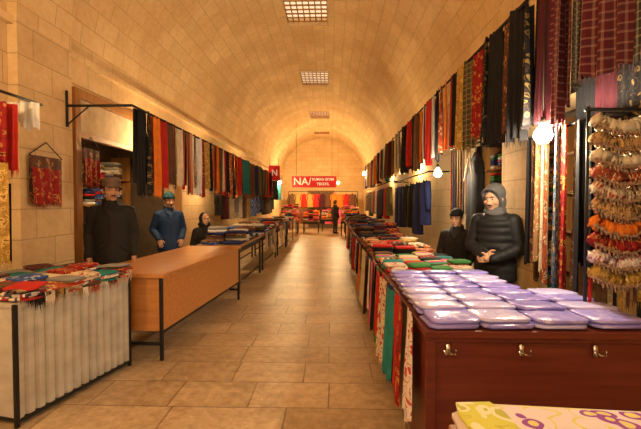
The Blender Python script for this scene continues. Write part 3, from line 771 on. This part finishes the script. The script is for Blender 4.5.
    def ht_(bm):
        if hat=='cap': bloft(bm,[(0,.012,1.664,.088,.108),(0,.010,1.70,.091,.111),(0,.008,1.73,.090,.109),(0,.01,1.755,.078,.096),(0,.01,1.765,.04,.05)],Hd); blimb(bm,[(-.055,-.085,1.672),(0,-.115,1.668),(.055,-.085,1.672)],[.012,.014,.012],Hd)
        elif hat=='beanie': bell(bm,(0,.012,1.685),(.088,.106,.092),Hd); bloft(bm,[(0,.01,1.665,.088,.107),(0,.01,1.70,.092,.112)],Hd)
        elif hat=='shawl': bell(bm,(0,.04,1.64),(.1,.1,.125),Hd); bell(bm,(0,.03,1.50),(.13,.12,.08),U)
        else:
            bell(bm,(0,.034,1.665),(.099,.108,.105),Hd); bell(bm,(0,.045,1.58),(.096,.09,.11),Hd)
            blimb(bm,[(-.082,-.005,1.54),(-.086,-.03,1.62),(-.075,-.065,1.69),(-.04,-.085,1.725),(0,-.09,1.735),(.04,-.085,1.725),(.075,-.065,1.69),(.086,-.03,1.62),(.082,-.005,1.54)],[.013]*9,Hd)
    def cut(bm):
        ht_(bm)
        if hat in('beanie',):
            bmesh.ops.bisect_plane(bm,geom=bm.verts[:]+bm.edges[:]+bm.faces[:],plane_co=Hd@Vector((0,0,1.664)),plane_no=(Hd.to_3x3()@Vector((0,0,1))),clear_inner=True)
            bmesh.ops.holes_fill(bm,edges=bm.edges)
    bobj('headwear',cut,hatm,e,.007,2)
    if scarf:
        def sf(bm):
            for zz,rr in ((1.455,.085),(1.49,.075)):
                P=[(rr*math.cos(t),rr*math.sin(t)-.005,zz+.010*math.sin(2*t+zz*9)) for t in [k*math.pi/6 for k in range(13)]]
                blimb(bm,P,[.028]*13,U)
        bobj('neck_scarf',sf,scarf,e,.009,2)
    def hands(bm):
        for s_ in (-1,1):
            P=PP(s_)
            if pose=='down': o=Vector(P[2])+Vector((0,-.01,-.03)); d=Vector((0,-.12,-1)).normalized(); nr=Vector((-s_,0,0))
            elif pose=='pocket': o=Vector(P[2])+Vector((0,-.01,-.01)); d=Vector((-.3*s_,-.3,-.9)).normalized(); nr=Vector((0,1,0))
            else: o=Vector(P[2])+Vector((-s_*.035,-.005,0)); d=Vector((-s_,-.12,-.12)).normalized(); nr=Vector((0,1,0))
            sd=d.cross(nr).normalized()
            if pose!='down' and sd.z<0: sd=-sd
            if pose=='down' and sd.y>0: sd=-sd
            blimb(bm,[o,o+d*.035],[.026,.026],U)
            for k in range(4):
                off=sd*(.028-.019*k)
                blimb(bm,[o+d*.02+off*.7,o+d*.085+off],[.014,.011],U)
                ln=(.036,.042,.039,.03)[k]; a=o+d*.088+off; b=a+(d*.9+nr*.35).normalized()*ln; c=b+(d*.5+nr*.85).normalized()*ln*.75
                blimb(bm,[a,b,c],[.009,.0085,.0075],U)
            t0=o+d*.025+sd*.024; t1=t0+(d*.6+sd*.8).normalized()*.045; t2=t1+(d*.95+sd*.15+nr*.2).normalized()*.032
            blimb(bm,[t0,t1,t2],[.014,.011,.009],U)
    bobj('hands',hands,skin,e,.004,1)
    return e
C_black=plain('coat_black',(.016,.014,.014),.7); C_blue=plain('jacket_blue',(.015,.045,.13),.6); C_puff=plain('puffer_black',(.014,.015,.018),.6)
T_dark=plain('trousers_dark',(.03,.028,.03)); H_cap=pattern('knit_cap',(.16,.11,.08),(.26,.19,.14),(.08,.05,.04),40)
H_teal=plain('beanie_teal',(.02,.08,.11)); H_grey=plain('hood_grey',(.11,.11,.115)); 
person('standing_man',-2.50,4.5,.45,1.74,C_black,T_dark,'cap',H_cap,'down',turn=.25,nod=.05,lean=.03)
person('standing_man',-2.62,6.4,.6,1.62,C_blue,T_dark,'beanie',H_teal,'pocket',turn=.15,nod=.1,skin=M_skin2)
person('standing_vendor',1.64,4.0,-.75,1.64,C_puff,T_dark,'hood',H_grey,'folded',turn=-.1,skin=M_skin2,puffy=True,scarf=H_grey,nod=.14,lean=.08)
person('standing_boy',1.50,4.80,-.5,1.38,C_black,T_dark,'beanie',pal['black'],'pocket',turn=-.2,skin=M_skin2,mous=False,nod=.1)
def stool(x,y):
    mb=MB(); mb.box(x-.17,x+.17,y-.17,y+.17,.34,.38,M_ply)
    for a in (-1,1):
        for b in (-1,1): mb.tube([(x+a*.16,y+b*.16,0),(x+a*.13,y+b*.13,.34)],.014,M_black)
    mb.obj('wooden_stool',smooth=False)
stool(-2.5,7.85)
person('seated_woman',-2.5,7.85,.6,1.68,C_black,T_dark,'shawl',pal['black'],'folded',seated=True,turn=.1,skin=M_skin2,mous=False)
person('standing_man',.2,18.9,2.2,1.58,C_black,T_dark,'beanie',pal['brown'],'down')
